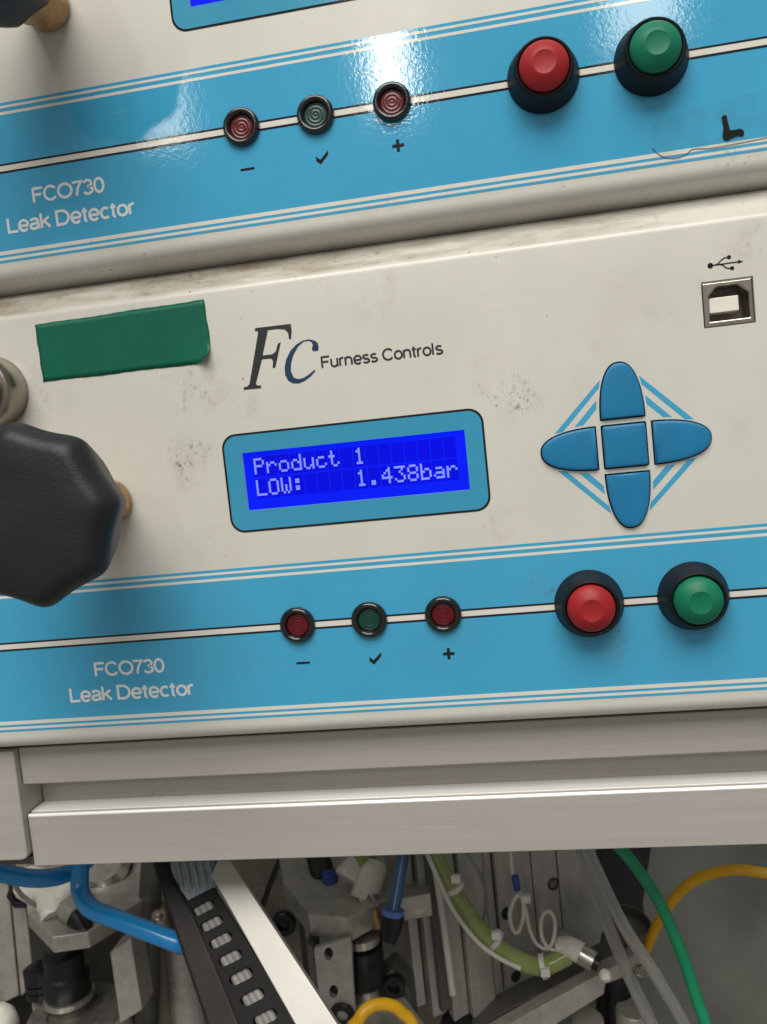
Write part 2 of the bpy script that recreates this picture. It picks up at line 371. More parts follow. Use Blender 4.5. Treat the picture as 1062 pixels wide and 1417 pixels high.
def text(name, s, x, y, width, height, mat, parent, z=.10, weight=.13):
    """drawn lettering: every stroke a mitred ribbon of its own, a hair above the last"""
    tot = sum(GLYPH[c][0] for c in s); sx = width/tot; m = MB(); pen = 0; q = 0
    for ch in s:
        adv, strokes = GLYPH[ch]
        for st in strokes:
            P = [(x+(pen+a)*sx, y+b*height) for a, b in st]; closed = math.dist(P[0], P[-1]) < 1e-3
            if closed: P = P[:-1]
            n = len(P); hw = weight*height/2; lo, hi = [], []
            for i in range(n):
                a = P[i-1] if (i or closed) else P[i]; b = P[(i+1) % n] if (i < n-1 or closed) else P[i]; p = P[i]
                d1 = Vector((p[0]-a[0], p[1]-a[1])); d2 = Vector((b[0]-p[0], b[1]-p[1]))
                if d1.length < 1e-9: d1 = d2
                if d2.length < 1e-9: d2 = d1
                d1.normalize(); d2.normalize(); t = d1+d2; t = t.normalized() if t.length > 1e-6 else d1
                nn = Vector((-t.y, t.x)); k = hw/max(.5, nn.dot(Vector((-d1.y, d1.x))))
                lo.append((p[0]-nn.x*k, p[1]-nn.y*k)); hi.append((p[0]+nn.x*k, p[1]+nn.y*k))
            zz = z + .004*(q % 4); q += 1; i0 = len(m.v)
            m.v += [Vector((a, b, zz)) for a, b in lo] + [Vector((a, b, zz)) for a, b in hi]
            for i in range(n if closed else n-1): j = (i+1) % n; m.f.append([i0+i, i0+j, i0+n+j, i0+n+i])
        pen += adv
    return m.build(name, mat, parent)

# ================================================================ the leak detector
XL, XR = -97.0, 166.0           # left and right ends of the front
YB, YT = -76.8, 49.4            # flat part of the front, bottom and top
def arc(cy, cz, r, a0, a1, n): return [(cy+r*math.sin(math.radians(a0+(a1-a0)*k/n)), cz+r*math.cos(math.radians(a0+(a1-a0)*k/n))) for k in range(n+1)]
BULLET = [(-math.cos(math.radians(a))**.86, math.sin(math.radians(a))**.90) for a in range(0, 90, 6)] + [(0, 1)] + [(math.cos(math.radians(a))**.86, math.sin(math.radians(a))**.90) for a in range(84, -1, -6)]
def keyshape(kind, grow=0.):
    cx, cy, h = 107.25, -5.55, 5.62
    if kind == 'centre': return rrect(cx-h-grow, cy-h-grow, cx+h+grow, cy+h+grow, .5, 3)
    hw, ln, off = h+grow, 14.6+grow*2, h+2.0-grow
    out = []
    for a, b in BULLET:
        a *= hw; b = off + b*ln
        out.append({'up': (cx+a, cy+b), 'down': (cx-a, cy-b), 'right': (cx+b, cy-a), 'left': (cx-b, cy+a)}[kind])
    return out
USB = (129.95, 23.1, 143.05, 35.15)
LCD = (0.0, -13.5, 64.5, 3.25)
FONT5 = {'P': ['1111.', '1...1', '1...1', '1111.', '1....', '1....', '1....'], 'r': ['.....', '.....', '1.11.', '11..1', '1....', '1....', '1....'],
 'o': ['.....', '.....', '.111.', '1...1', '1...1', '1...1', '.111.'], 'd': ['....1', '....1', '.11.1', '1..11', '1...1', '1...1', '.1111'],
 'u': ['.....', '.....', '1...1', '1...1', '1...1', '1..11', '.11.1'], 'c': ['.....', '.....', '.111.', '1....', '1....', '1...1', '.111.'],
 't': ['.1...', '.1...', '111..', '.1...', '.1...', '.1..1', '..11.'], '1': ['..1..', '.11..', '..1..', '..1..', '..1..', '..1..', '.111.'],
 'L': ['1....']*6+['11111'], 'O': ['.111.']+['1...1']*5+['.111.'], 'W': ['1...1', '1...1', '1...1', '1.1.1', '1.1.1', '1.1.1', '.1.1.'],
 ':': ['.....', '.11..', '.11..', '.....', '.11..', '.11..', '.....'], '.': ['.....']*5+['.11..', '.11..'],
 '4': ['...1.', '..11.', '.1.1.', '1..1.', '11111', '...1.', '...1.'], '3': ['11111', '...1.', '..1..', '...1.', '....1', '1...1', '.111.'],
 '8': ['.111.', '1...1', '1...1', '.111.', '1...1', '1...1', '.111.'], 'b': ['1....', '1....', '1.11.', '11..1', '1...1', '1...1', '1111.'],
 'a': ['.....', '.....', '.111.', '....1', '.1111', '1...1', '.1111']}
LOGO_F = [(8.21, 38.19), (18.64, 38.09), (18.73, 36.18), (18.21, 33.75), (17.67, 33.94), (17.57, 35.73), (16.75, 36.72), (14.94, 37.12), (11.84, 37.15), (9.46, 30.27), (12.28, 30.29), (13.41, 30.87), (14.28, 33.04), (15.19, 33.34), (12.76, 26.41), (11.96, 26.5), (12.36, 28.31), (11.83, 29.15), (9.15, 29.22), (6.54, 22.55), (6.92, 22.03), (8.04, 21.9), (7.88, 21.14), (2.73, 21.24), (2.94, 22.0), (3.96, 22.06), (4.68, 22.77), (8.85, 36.68), (8.73, 37.29), (7.99, 37.38)]
LOGO_C = [(25.69, 29.71), (24.28, 29.7), (23.92, 30.34), (24.35, 31.47), (24.08, 32.33), (23.27, 32.78), (21.85, 32.72), (20.06, 31.57), (18.45, 29.38), (17.5, 27.11), (17.19, 24.93), (17.78, 23.07), (19.02, 22.45), (20.71, 22.62), (22.47, 23.49), (24.0, 24.5), (24.33, 24.17), (22.76, 22.8), (20.92, 21.76), (19.13, 21.24), (17.47, 21.43), (16.14, 22.3), (15.41, 24.06), (15.47, 26.15), (16.23, 28.45), (17.73, 30.66), (19.64, 32.21), (21.58, 33.05), (23.32, 33.19), (24.92, 32.7), (25.81, 31.89), (25.98, 30.68)]

def make_detector():
    D = empty('leak_detector', (0, 0, 0))
    # --- front: bent cream sheet with cut-outs, one mesh
    prof_top = [(YT, 0)] + [(YT + .9, -.12), (YT+1.6, -.5), (YT+2.4, -1.3)] + [(55.4, -4.6)] + arc(54.6, -9.0, 3.9, 25, 90, 5) + [(58.5, -60)]
    prof_bot = [(-83.0, -60), (-83.0, -10.0), (-82.3, -8.4)] + [(YB - 4.1*math.sin(math.radians(a)), -4.1 + 4.1*math.cos(math.radians(a))) for a in (68, 56, 44, 32, 20, 9)] + [(YB, 0)]
    bm = bmesh.new()
    holes = [rect(*USB), rect(*LCD)] + [keyshape(k, .42) for k in ('centre', 'up', 'down', 'left', 'right')]
    for lp in [rect(XL, YB, XR, YT)] + holes:
        vs_ = [bm.verts.new(w((x, y, 0))) for x, y in lp]
        for i in range(len(vs_)): bm.edges.new((vs_[i], vs_[(i+1) % len(vs_)]))
    bmesh.ops.triangle_fill(bm, use_beauty=True, use_dissolve=False, edges=bm.edges[:])
    def sweep(pts):
        a = [bm.verts.new(w((XL, y, z))) for y, z in pts]; b = [bm.verts.new(w((XR, y, z))) for y, z in pts]
        for i in range(len(pts)-1): bm.faces.new((a[i], b[i], b[i+1], a[i+1])).smooth = True
    sweep(prof_top); sweep(prof_bot)
    for X in (XL, XR): bm.faces.new([bm.verts.new(w((X, y, z))) for y, z in prof_bot + prof_top])
    for lp in holes:
        a = [bm.verts.new(w((x, y, 0))) for x, y in lp]; b = [bm.verts.new(w((x, y, -1.6))) for x, y in lp]
        for i in range(len(lp)): j = (i+1) % len(lp); bm.faces.new((a[i], a[j], b[j], b[i]))
    bmesh.ops.remove_doubles(bm, verts=bm.verts, dist=1e-7)
    bmesh.ops.recalc_face_normals(bm, faces=bm.faces)
    me = bpy.data.meshes.new('front_panel'); bm.to_mesh(me); bm.free()
    for p in me.polygons: p.use_smooth = True
    me.set_sharp_from_angle(angle=math.radians(32))
    finish(me, 'front_panel', 'panel', D, recalc=False)
    # --- printed band
    band = flat('blue_band', [rect(XL+.1, -75.15, XR-.1, -29.95)], .06, 'blue', D, .055)
    for y0, y1 in ((-31.5, -30.8), (-33.35, -32.55), (-72.9, -71.8), (-74.42, -73.65)):
        flat('pinstripe', [rect(XL+.1, y0, XR-.1, y1)], .10, 'white', D, .035)
    flat('centre_stripe', [rect(XL+.1, -49.12, XR-.1, -47.62)], .12, 'white', D, .035)
    for y0, y1 in ((-47.62, -47.04), (-49.72, -49.12)):
        flat('stripe_outline', [rect(XL+.1, y0, XR-.1, y1)], .12, 'black', D, .035)
    # --- captions
    text('caption', 'FCO730', -54.0, -59.3, 22.6, 4.05, 'wtext', D, .12, .19)
    text('caption', 'Leak Detector', -63.1, -66.8, 40.1, 4.15, 'wtext', D, .12, .19)
    flat('minus_mark', [rect(9.15, -59.75, 13.2, -59.1)], .12, 'black', D)
    flat('tick_mark', [[(30.95, -58.9), (32.15, -60.0), (34.55, -57.8), (34.5, -58.95), (32.2, -61.25), (30.98, -60.25)]], .12, 'black', D)
    flat('plus_mark', [[(52.4, -59.98), (53.55, -59.98), (53.55, -61.15), (54.4, -61.15), (54.4, -59.98), (55.65, -59.98), (55.65, -59.1), (54.4, -59.1), (54.4, -57.9), (53.55, -57.9), (53.55, -59.1), (52.4, -59.1)]], .12, 'black', D)
    # --- maker's logo
    flat('logo_letter', [LOGO_F], .08, 'logo_grey', D); flat('logo_letter', [LOGO_C], .08, 'logo_blue', D)
    text('logo_name', 'Furness Controls', 26.2, 24.75, 34.7, 3.15, 'logo_grey', D, .08, .17)
    # --- display
    outer = rrect(-5.75, -19.75, 70.0, 8.95, 4.2, 8); inner = rrect(-5.15, -19.15, 69.4, 8.35, 3.7, 8)
    surround = finish(holed([(x, y, .08) for x, y in inner], [[(x, y, .08) for x, y in rect(*LCD)]], 0, (0, 0, -.06)), 'display_surround', 'bezel', D, recalc=False)
    finish(holed([(x, y, .10) for x, y in outer], [[(x, y, .10) for x, y in inner]], 0, (0, 0, -.08)), 'display_outline', 'black', D, recalc=False)
    scr = MB().box((LCD[0]-.3, LCD[1]-.3, -2.2), (LCD[2]+.3, LCD[3]+.3, -.75)).build('screen', 'lcd', D)
    px, py, x0 = .615, .665, 3.0
    rows = ('Product 1', 'LOW:    1.438bar'); tops = (1.35, -4.95)
    cells = MB(); lit = MB()
    for r, s in enumerate(rows):
        for c in range(16):
            cx = x0 + c*3.70
            cells.poly([(cx-.2, tops[r]-7*py-.75, -.70), (cx+5*px+.08, tops[r]-7*py-.75, -.70), (cx+5*px+.08, tops[r]+.35, -.70), (cx-.2, tops[r]+.35, -.70)])
            ch = s[c] if c < len(s) else ' '
            if ch == ' ': continue
            for j, line in enumerate(FONT5[ch]):
                for i, b in enumerate(line):
                    if b == '1':
                        xx, yy = cx+i*px, tops[r]-(j+1)*py
                        lit.poly([(xx, yy+.04, -.64), (xx+px-.04, yy+.04, -.64), (xx+px-.04, yy+py, -.64), (xx, yy+py, -.64)])
    cells.build('character_cells', 'lcdcell', scr); lit.build('screen_text', 'lcdlit', scr)
    # --- arrow keypad
    for k in ('centre', 'up', 'down', 'left', 'right'):
        sh = keyshape(k); kc = (sum(p[0] for p in sh)/len(sh), sum(p[1] for p in sh)/len(sh))
        m = MB(); n = len(sh); lv = []
        for f, z in ((1, -1.5), (1, .70), (.992, .92), (.975, 1.08), (.94, 1.18), (.84, 1.25), (.66, 1.31), (.4, 1.34)):
            lv.append(len(m.v)); m.v += [Vector((kc[0]+(x-kc[0])*f, kc[1]+(y-kc[1])*f, z)) for x, y in sh]
        for a, b in zip(lv, lv[1:]):
            for i in range(n): m.f.append([a+i, a+(i+1) % n, b+(i+1) % n, b+i])
        m.f.append([lv[-1]+i for i in range(n)])
        m.build('arrow_key' if k != 'centre' else 'enter_key', 'key', D, smooth=75)
    MB().box((83.5, -29.5, -2.6), (131.0, 18.5, -1.7)).build('keypad_backing', 'dark', D)
    for q in ([(102.1, 12.75), (88.95, -.4), (91.2, -.15), (101.7, 10.65)], [(100.7, 7.35), (94.4, .85), (96.75, 1.05), (100.5, 5.0)],
              [(112.4, 12.75), (125.6, -.4), (123.3, -.15), (112.85, 10.4)], [(113.55, 7.35), (120.0, .85), (117.75, 1.05), (113.75, 5.0)],
              [(89.0, -10.75), (102.2, -23.8), (101.75, -21.6), (91.3, -11.05)], [(94.6, -11.9), (100.85, -18.2), (100.75, -15.9), (97.0, -12.1)],
              [(125.5, -10.75), (112.3, -23.8), (112.75, -21.6), (123.2, -11.05)], [(119.9, -11.9), (113.65, -18.2), (113.75, -15.9), (117.5, -12.1)]):
        flat('diamond_stripe', [q], .06, 'blue', D)
    # --- USB socket
    x0, y0, x1, y1 = USB
    ins = [(131.75, 24.7), (141.75, 24.7), (141.75, 31.3), (139.2, 33.6), (134.0, 33.6), (131.75, 31.3)]
    u = finish(holed([(x, y, -.35) for x, y in rect(x0+.35, y0+.3, x1-.25, y1-.4)], [[(x, y, -.35) for x, y in ins]], 0, (0, 0, -8)), 'usb_socket', 'usb', D, recalc=False)
    bv = u.modifiers.new('bevel', 'BEVEL'); bv.width = .0003; bv.segments = 2; bv.limit_method = 'ANGLE'; bv.angle_limit = math.radians(40)
    MB().box((x0-.1, y0-.1, -9), (x1+.1, y1+.1, -8)).build('socket_back', 'usbdark', u)
    MB().box((131.9, 26.9, -8), (139.4, 30.9, -1.3)).build('tongue', 'usbwhite', u, bevel=.25)
    MB().box((x0-.2, y0-.2, -1.75), (x0+.33, y1+.2, -1.65)).build('socket_gap', 'dark', u)
    ic = MB()
    ic.prism([(x, y, .1) for x, y in circ(132.65, 39.15, .72, 20)], (0, 0, -.06)); ic.prism([(x, y, .1) for x, y in circ(137.45, 40.72, .52, 18)], (0, 0, -.06))
    ic.prism([(x, y, .1) for x, y in rect(137.6, 37.35, 138.5, 38.25)], (0, 0, -.06))
    ic.prism([(139.6, 39.72, .1), (139.6, 38.74, .1), (140.85, 39.17, .1)], (0, 0, -.06))
    def stroke(pts, t):
        for (a, b), (c, d) in zip(pts, pts[1:]):
            l = math.hypot(c-a, d-b); nx, ny = -(d-b)/l*t/2, (c-a)/l*t/2
            ic.prism([(a+nx, b+ny, .1), (c+nx, d+ny, .1), (c-nx, d-ny, .1), (a-nx, b-ny, .1)], (0, 0, -.06))
    stroke([(132.6, 39.13), (139.7, 39.22)], .3)
    stroke([(133.9, 39.15), (134.7, 39.45), (135.4, 40.15), (136.2, 40.65), (137.4, 40.72)], .3)
    stroke([(135.0, 39.15), (135.8, 38.85), (136.4, 38.2), (137.0, 37.85), (138.0, 37.8)], .3)
    ic.build('usb_mark', 'black', D)
    # --- illuminated small buttons
    for cx, lm in ((10.92, 'redlens'), (32.2, 'greenlens'), (53.56, 'redlens')):
        c = (cx, -48.0, 0)
        ring = MB().lathe([(5.0, -.5), (5.25, 0), (5.25, .7), (5.1, 1.3), (4.7, 1.75), (4.2, 1.85), (3.75, 1.6), (3.4, 1.1), (3.3, .4), (3.3, .1)], c, n=56).build('indicator_ring', 'gloss', D, smooth=50)
        pr = [(3.28, .35)]
        for k in range(24):
            r = 3.0*(1-k/24); pr.append((r, .55 + .050*math.cos(k*math.pi/4)))
        MB().lathe(pr, c, n=48).build('lens', lm, ring, smooth=60)
    # --- large push buttons
    for cx, cm in ((94.13, 'red'), (121.84, 'green')):
        c = (cx, -48.0, 0)
        col = MB().lathe([(9.3, -.4), (9.45, .3), (9.3, 1.0), (8.6, 3.2), (7.75, 6.3), (7.5, 7.0), (7.1, 7.3), (6.75, 7.1), (6.65, 6.5), (6.65, 5.0), (6.0, 5.0)], c, n=72).build('button_collar', 'rubber', D, smooth=35)
        MB().lathe([(6.4, 4.6), (6.4, 7.3), (6.3, 7.75), (6.0, 8.25), (5.2, 8.95), (4.2, 9.6), (3.3, 10.1), (2.95, 10.22), (2.7, 10.15), (1.4, 9.98), (.3, 9.95)], c, n=72).build('button_cap', cm, col, smooth=30)
    # --- pressure regulator: brass nut, stem and lobed knob
    kx, ky = -41.5, -7.0
    def octa(a):
        s_ = 0
        for k in range(8):
            t = math.radians(45*k+22.5+3) ; dd = math.cos(a-t)
            if dd > 0: s_ += (dd/.945)**34
        return s_**(-1/34) * (1 - .012*math.cos(8*(a-math.radians(3+22.5))))
    knob = MB().lathe([(9, 19), (12.5, 19.3), (14.2, 21), (16.5, 26), (19.3, 33), (21.8, 39.5), (22.6, 42), (22.9, 43.6), (22.7, 45.2), (22.0, 46.8), (20.9, 48.4), (19.6, 49.4), (18.0, 49.85), (12, 50.1), (2, 50.2)], (kx, ky, 0), n=128, rad=octa).build('regulator_knob', 'knob', D, smooth=60)
    MB().lathe([(7.3, 15), (7.3, 20), (4, 20)], (kx, ky, 0), n=40).build('knob_neck', 'knob', knob, smooth=40)
    def hexr(a): return math.cos(math.pi/6)/math.cos(((a+.25) % (math.pi/3))-math.pi/6)
    MB().lathe([(6, 4.4), (7.4, 4.4), (7.7, 5.2), (7.7, 14.4), (7.2, 15.3), (5.2, 15.3)], (kx, ky, 0), n=72, rad=hexr).build('lock_nut', 'brass', D, smooth=25)
    MB().lathe([(6.0, -.2), (6.0, 4.0), (5.8, 4.3), (5, 4.3)], (kx, ky, 0), n=48).build('nut_washer', 'blackmetal', D, smooth=40)
    MB().lathe([(6.6, 1), (6.6, 23), (5, 23)], (kx, ky, 0), n=40).build('regulator_stem', 'brass', D, smooth=40)
    # --- nickel hose fitting
    MB().lathe([(10.4, -.3), (10.9, .6), (10.9, 6.5), (10.6, 8.2), (9.8, 9.4), (8.6, 9.8), (7.6, 9.6), (7.2, 8.8), (7.0, 8.2), (6.9, 9.0), (6.7, 16), (6.2, 17), (4.6, 17.2), (4.2, 15), (4.1, 9), (1, 9)], (-74.2, 28.9, 0), n=64).build('hose_fitting', 'nickel', D, smooth=35)
    return D

GROUP = 'leak detectors stacked on the aluminium frame'
PITCH = 141.5
low = make_detector()
tag(low, 'lower cream and blue leak detector standing on the aluminium profile, its whole screen lit', 'leak detector', GROUP)
def copy_tree(o, parent=None):
    c = o.copy(); COL.objects.link(c); c.parent = parent
    for ch in [x for x in o.children]: copy_tree(ch, c)
    return c
up = copy_tree(low); up.location = w((0, PITCH, 0))
tag(up, 'upper cream and blue leak detector with lamp glare, cut off by the photo top', 'leak detector', GROUP)

# ================================================================ things stuck on the fronts
def tape_sheet():
    m = MB(); nx, ny = 40, 12
    c = [(-58.6, 47.3), (-5.95, 48.1), (-5.2, 30.2), (-58.3, 30.45)]
    for j in range(ny+1):
        for i in range(nx+1):
            s, t = i/nx, j/ny
            x = (c[0][0]*(1-s)+c[1][0]*s)*(1-t)+(c[3][0]*(1-s)+c[2][0]*s)*t
            y = (c[0][1]*(1-s)+c[1][1]*s)*(1-t)+(c[3][1]*(1-s)+c[2][1]*s)*t
            if j in (0, ny): y += .05*math.sin(i*1.7)+.10*math.sin(i*.33)
            if i in (0, nx): x += .10*math.sin(j*1.3)
            z = .14 + .02*math.sin(i*.5+j*.6)
            k = max(0, (s-.90)/.10 + (t-.72)/.28 - .75)      # curled lower right corner
            z += 2.6*k*k; x -= .8*k*k; y += .8*k*k
            m.v.append(Vector((x, y, z)))
    for j in range(ny):
        for i in range(nx):
            a = j*(nx+1)+i; m.f.append([a, a+1, a+nx+2, a+nx+1])
    o = m.build('green_tape', 'tape', None, smooth=80)
    sd = o.modifiers.new('thickness', 'SOLIDIFY'); sd.thickness = .0001; sd.offset = 0
    return tag(o, 'dark green tape strip with curled corner on the lower detector, left of the logo', 'tape')
tape_sheet()
L_MARK = [(138.08, 76.26), (138.69, 76.62), (139.35, 76.41), (139.49, 75.0), (139.93, 72.58), (141.29, 72.58), (142.31, 72.66), (143.12, 72.19), (143.33, 71.29), (142.85, 70.67), (141.85, 71.0), (140.47, 70.69), (139.08, 70.14), (138.09, 70.64), (138.0, 71.77), (138.36, 73.45)]
tag(flat('letter_sticker', [L_MARK], .34, 'black', None, .1), 'small black letter L sticker on the upper blue band, below the green button', 'sticker')

FILM = [(120.4, 71.2), (120.0, 75.8), (122.6, 78.2), (131.4, 79.6), (160, 82.5), (160, 70.4), (150.3, 69.6), (143.2, 69.15), (135.1, 68.9), (130.5, 69.3), (128.6, 68.2), (126.0, 67.7), (123.4, 68.3), (121.6, 69.6)]
fm, FN, FL, FB = newmat('clear_film'); M['film'] = fm
FB.inputs['Base Color'].default_value = (.12, .20, .20, 1); FB.inputs['Roughness'].default_value = .35
fn_ = noise(FN, FL, 160, 4, .6); fr_ = ramp(FN, FL, fn_.outputs['Fac'], .35, .75, (.0,)*3+(1,), (.08,)*3+(1,)); FL.new(fr_.outputs[0], FB.inputs['Alpha'])
M['filmedge'] = plain('grimy_film_edge', (.10, .105, .09, 1), .5)
film = flat('clear_tape', [FILM], .22, 'film', None, .06)
tag(film, 'clear film with a curled grimy edge stuck on the upper blue band at right', 'tape')
MB().tube([(x, y, .25) for x, y in FILM[5:] + FILM[:1]], .075, 6, 6).build('tape_edge', 'filmedge', film, smooth=60)
# ================================================================ aluminium profile under the detectors
ZP = -8.0
prof = empty('aluminium_profile', (0, -122.4, -28))
def sweepx(mb, pts, x0, x1): mb.prism([(x0, y, z) for y, z in pts], (x1-x0, 0, 0))
def local(o, e): o.parent = e; o.matrix_parent_inverse = Matrix.Translation(-e.location); return o
m = MB()
sweepx(m, [(-83.1, ZP), (-95.0, ZP), (-95.4, ZP-.4), (-95.4, ZP-10), (-105.3, ZP-10),
           (-105.3, ZP-4.6), (-105.3, ZP-1.9), (-107.2, ZP-1.8), (-107.2, ZP-.95), (-105.5, ZP-.9), (-105.5, ZP-.5), (-105.9, ZP), (-122.4, ZP), (-122.7, ZP-.4), (-122.7, -48), (-83.1, -48)], -88.0, 172.0)
pb = m.build('profile_body', 'alu', None, bevel=.25); local(pb, prof)
lip = MB(); sweepx(lip, [(-105.0, ZP-9.9), (-105.0, ZP-2.1), (-105.5, ZP-2.1), (-105.5, ZP-9.9)], -87.9, 171.9); local(lip.build('slot_lip', 'bare_glint', None, bevel=.12), prof)
lip = MB(); sweepx(lip, [(-105.25, ZP-.85), (-105.25, ZP-.35), (-105.75, ZP+.05), (-106.1, ZP+.05), (-105.9, ZP-.85)], -87.9, 171.9); local(lip.build('slot_lip', 'bare_glint', None), prof)  # thin edge strip, its highlight painted in with the same pale colour
tag(prof, 'long grey aluminium profile with a slot, carrying the lower detector', 'profile')
m = MB(); m.prism([(x, y, -5.5) for x, y in [(-140, -83.2), (-88.3, -83.2), (-88.3, -117.0)] + [(-90.6+2.3*math.cos(a), -117.0+2.3*math.sin(a)) for a in (-.5, -1.0, -1.5)] + [(-140, -119.6)]], (0, 0, -42))
post = m.build('profile_post', 'alu', None, bevel=.5)
tag(post, 'grey aluminium post end with rounded lower corner at the left end of the profile', 'post')
m = MB().box((-140, -122.4, -44), (-88.6, -119.7, -9)); foot = m.build('post_foot', 'aludark', post, bevel=.3)


# ================================================================ the machine below, behind the profile
def plate_z(name, pix, z, thick, mat, parent=None, bevel=.5):
    m = MB().prism([at(u, v, z) for u, v in pix], (0, 0, -thick)); return m.build(name, mat, parent, bevel=bevel)
def plate_y(name, pix, y, thick, mat, parent=None, bevel=.5):
    m = MB().prism([at_plane(u, v, (0, y, 0), (0, 1, 0)) for u, v in pix], (0, -thick, 0)); return m.build(name, mat, parent, bevel=bevel)
def tubez(name, pts, r, mat, parent=None, n=14, sub=10):
    return MB().tube([at(u, v, z) for u, v, z in pts], r, n, sub).build(name, mat, parent, smooth=60)
def adopt(child, parent):
    child.parent = parent; child.matrix_parent_inverse = Matrix.Translation(-parent.location); return child
def screw(u, v, z, r, mat='blackmetal', axis=(0, 0, 1), parent=None):
    c = at(u, v, z)
    return MB().lathe([(r, -4), (r, -.5), (r*.92, 0), (r*.55, 0), (r*.5, -.3), (r*.5, -2.2), (.2, -2.4)], c, axis, n=24).build('socket_screw', mat, parent, smooth=35)

# ---- setting
wl = MB().box((-700, -900, -262), (900, 60, -255)).build('machine_wall', 'wall', None); tag(wl, kind='structure')
bs = MB().box((-700, -470, -255), (900, -455, 20)).build('machine_base', 'wall', None); tag(bs, kind='structure')
lw = MB().box((-210, -455, -254), (-195, -130, -120)).build('machine_side', 'aludark', None); tag(lw, kind='structure')

o = MB().prism([at(u, v, -215) for u, v in [(800, 1150), (905, 1150), (890, 1250), (905, 1345), (820, 1345)]], (0, 0, -6)).build('gap_shade_plate', 'dark', None, bevel=.5); tag(o, 'black plate added as the shadow in the gap behind the clear tubes', 'plate')  # no real cover: dark sheet paints the shadow of this gap
# ---- left column
e = empty('slotted_column', at(20, 1390, -125))
for pix in ([(-60, 1190), (8, 1190), (26, 1378), (-60, 1420)], [(10, 1190), (31, 1205), (47, 1360), (29, 1380)]):
    adopt(plate_z('column_face', pix, -125, 30, 'alu2', None, .6), e)
tag(e, 'grey aluminium column with a dark joint at the far left, below the post', 'column')

# ---- left clamp plate and fittings
cp = plate_y('clamp_plate', [(36, 1232), (38, 1262), (72, 1297), (122, 1290), (212, 1236), (205, 1170), (50, 1170)], -186, 7, 'alu2', None, .5)
tag(cp, 'six sided aluminium clamp plate behind the blue hose, at left', 'plate')
e = empty('push_in_fitting', at(80, 1262, -92))
adopt(tubez('elbow_body', [(42, 1222, -112), (62, 1232, -104), (80, 1252, -96), (84, 1270, -92)], 8.0, 'whiteplastic', None), e)
adopt(tubez('elbow_branch', [(104, 1214, -104), (94, 1236, -98), (80, 1255, -94)], 6.0, 'whiteplastic', None), e)
adopt(tubez('knurled_nut', [(93, 1255, -90), (108, 1270, -86)], 5.6, 'steel', None, 8, 2), e)
adopt(tubez('push_collar', [(106, 1268, -86), (116, 1282, -83), (121, 1293, -81)], lambda t: 4.6-1.2*t, 'blackmetal', None), e)
tag(e, 'white elbow air fitting with steel nut and black collar beside the blue hose', 'fitting')
m = MB().lathe([(7, -6), (7, 0), (5.5, 1.2), (3, 1.2), (2.6, -2)], at(27, 1240, -118), (0, 0, 1), 6).build('hex_bolt', 'blackmetal', None, bevel=.5)
tag(m, 'black hexagon bolt head beside the grey column at left', 'bolt')
# crumpled clear film round a pipe stub
m = MB().lathe([(12, -6), (13, 0), (11, 5), (12.5, 9), (9, 12), (3, 12)], at(148, 1222, -128), (.1, .9, .4), 22).build('valve_stub', 'steel', None, smooth=40)
tag(m, 'worn steel valve stub with black cap on the left clamp plate, beside the hose', 'valve')
MB().lathe([(9, -8), (9, 6), (7, 8), (2, 8)], at(158, 1203, -132), (.1, .9, .4), 20).build('cap', 'blackmetal', m, smooth=40)
# rod, bolt and bracket
c = at(97, 1385, -88)
e = empty('rod_coupling', c)
for nm, pr, mt in (('coupling_body', [(9.5, 4), (10, 5), (10, 13), (8.6, 14), (8.6, 22), (6, 23), (6, 30)], 'blackmetal'), ('rod_clip', [(9.8, 1), (10.6, 1.2), (10.6, 3.2), (9.8, 3.6)], 'steel'), ('rod_end', [(8, -6), (8, 1.2), (7, 1.4)], 'aludark')):
    adopt(MB().lathe(pr, c, (0, 1, 0), 32).build(nm, mt, None, smooth=35), e)
tag(e, 'black rod coupling standing in the left bracket', 'coupling')
c = at(60, 1375, -95)
m = MB().lathe([(6.5, 0), (7, .5), (7, 3), (6, 3.3), (7, 3.8), (7, 6), (6, 6.4), (7, 7), (7, 12), (5, 13)], c, (0, 1, 0), 24).build('ribbed_plug', 'blackmetal', None, smooth=35)
tag(m, 'black ribbed plug left of the black rod coupling', 'plug')
e = empty('angle_bracket', at(120, 1417, -80))
adopt(plate_z('bracket_wall', [(152, 1318), (181, 1299), (197, 1398), (166, 1417)], -76, 12, 'alu2', None, .6), e)
adopt(plate_y('bracket_floor', [(42, 1372), (52, 1440), (190, 1440), (178, 1388), (80, 1362)], -228, 8, 'alu2', None, .6), e)
tag(e, 'aluminium angle bracket holding the black rod coupling, lower left corner', 'bracket')
c = at_plane(106, 1404, (0, -227, 0), (0, 1, 0))
m = MB().lathe([(20, -1), (20, 1.2), (19, 2), (12, 2), (11.5, 1.2), (11, .6), (4, .8)], c, (0, 1, 0), 40).build('machined_boss', 'steel', None, smooth=35)
tag(m, 'round worn machined boss in the left angle bracket', 'boss')
m = MB().lathe([(6, 0), (6.8, 1), (6.8, 5), (5.5, 8), (3, 9.4), (.5, 9.8)], at(2, 1425, -30), (0, 1, .4), 28).build('white_cap', 'whiteplastic', None, smooth=60)
tag(m, 'round white cap in the bottom left corner', 'cap')

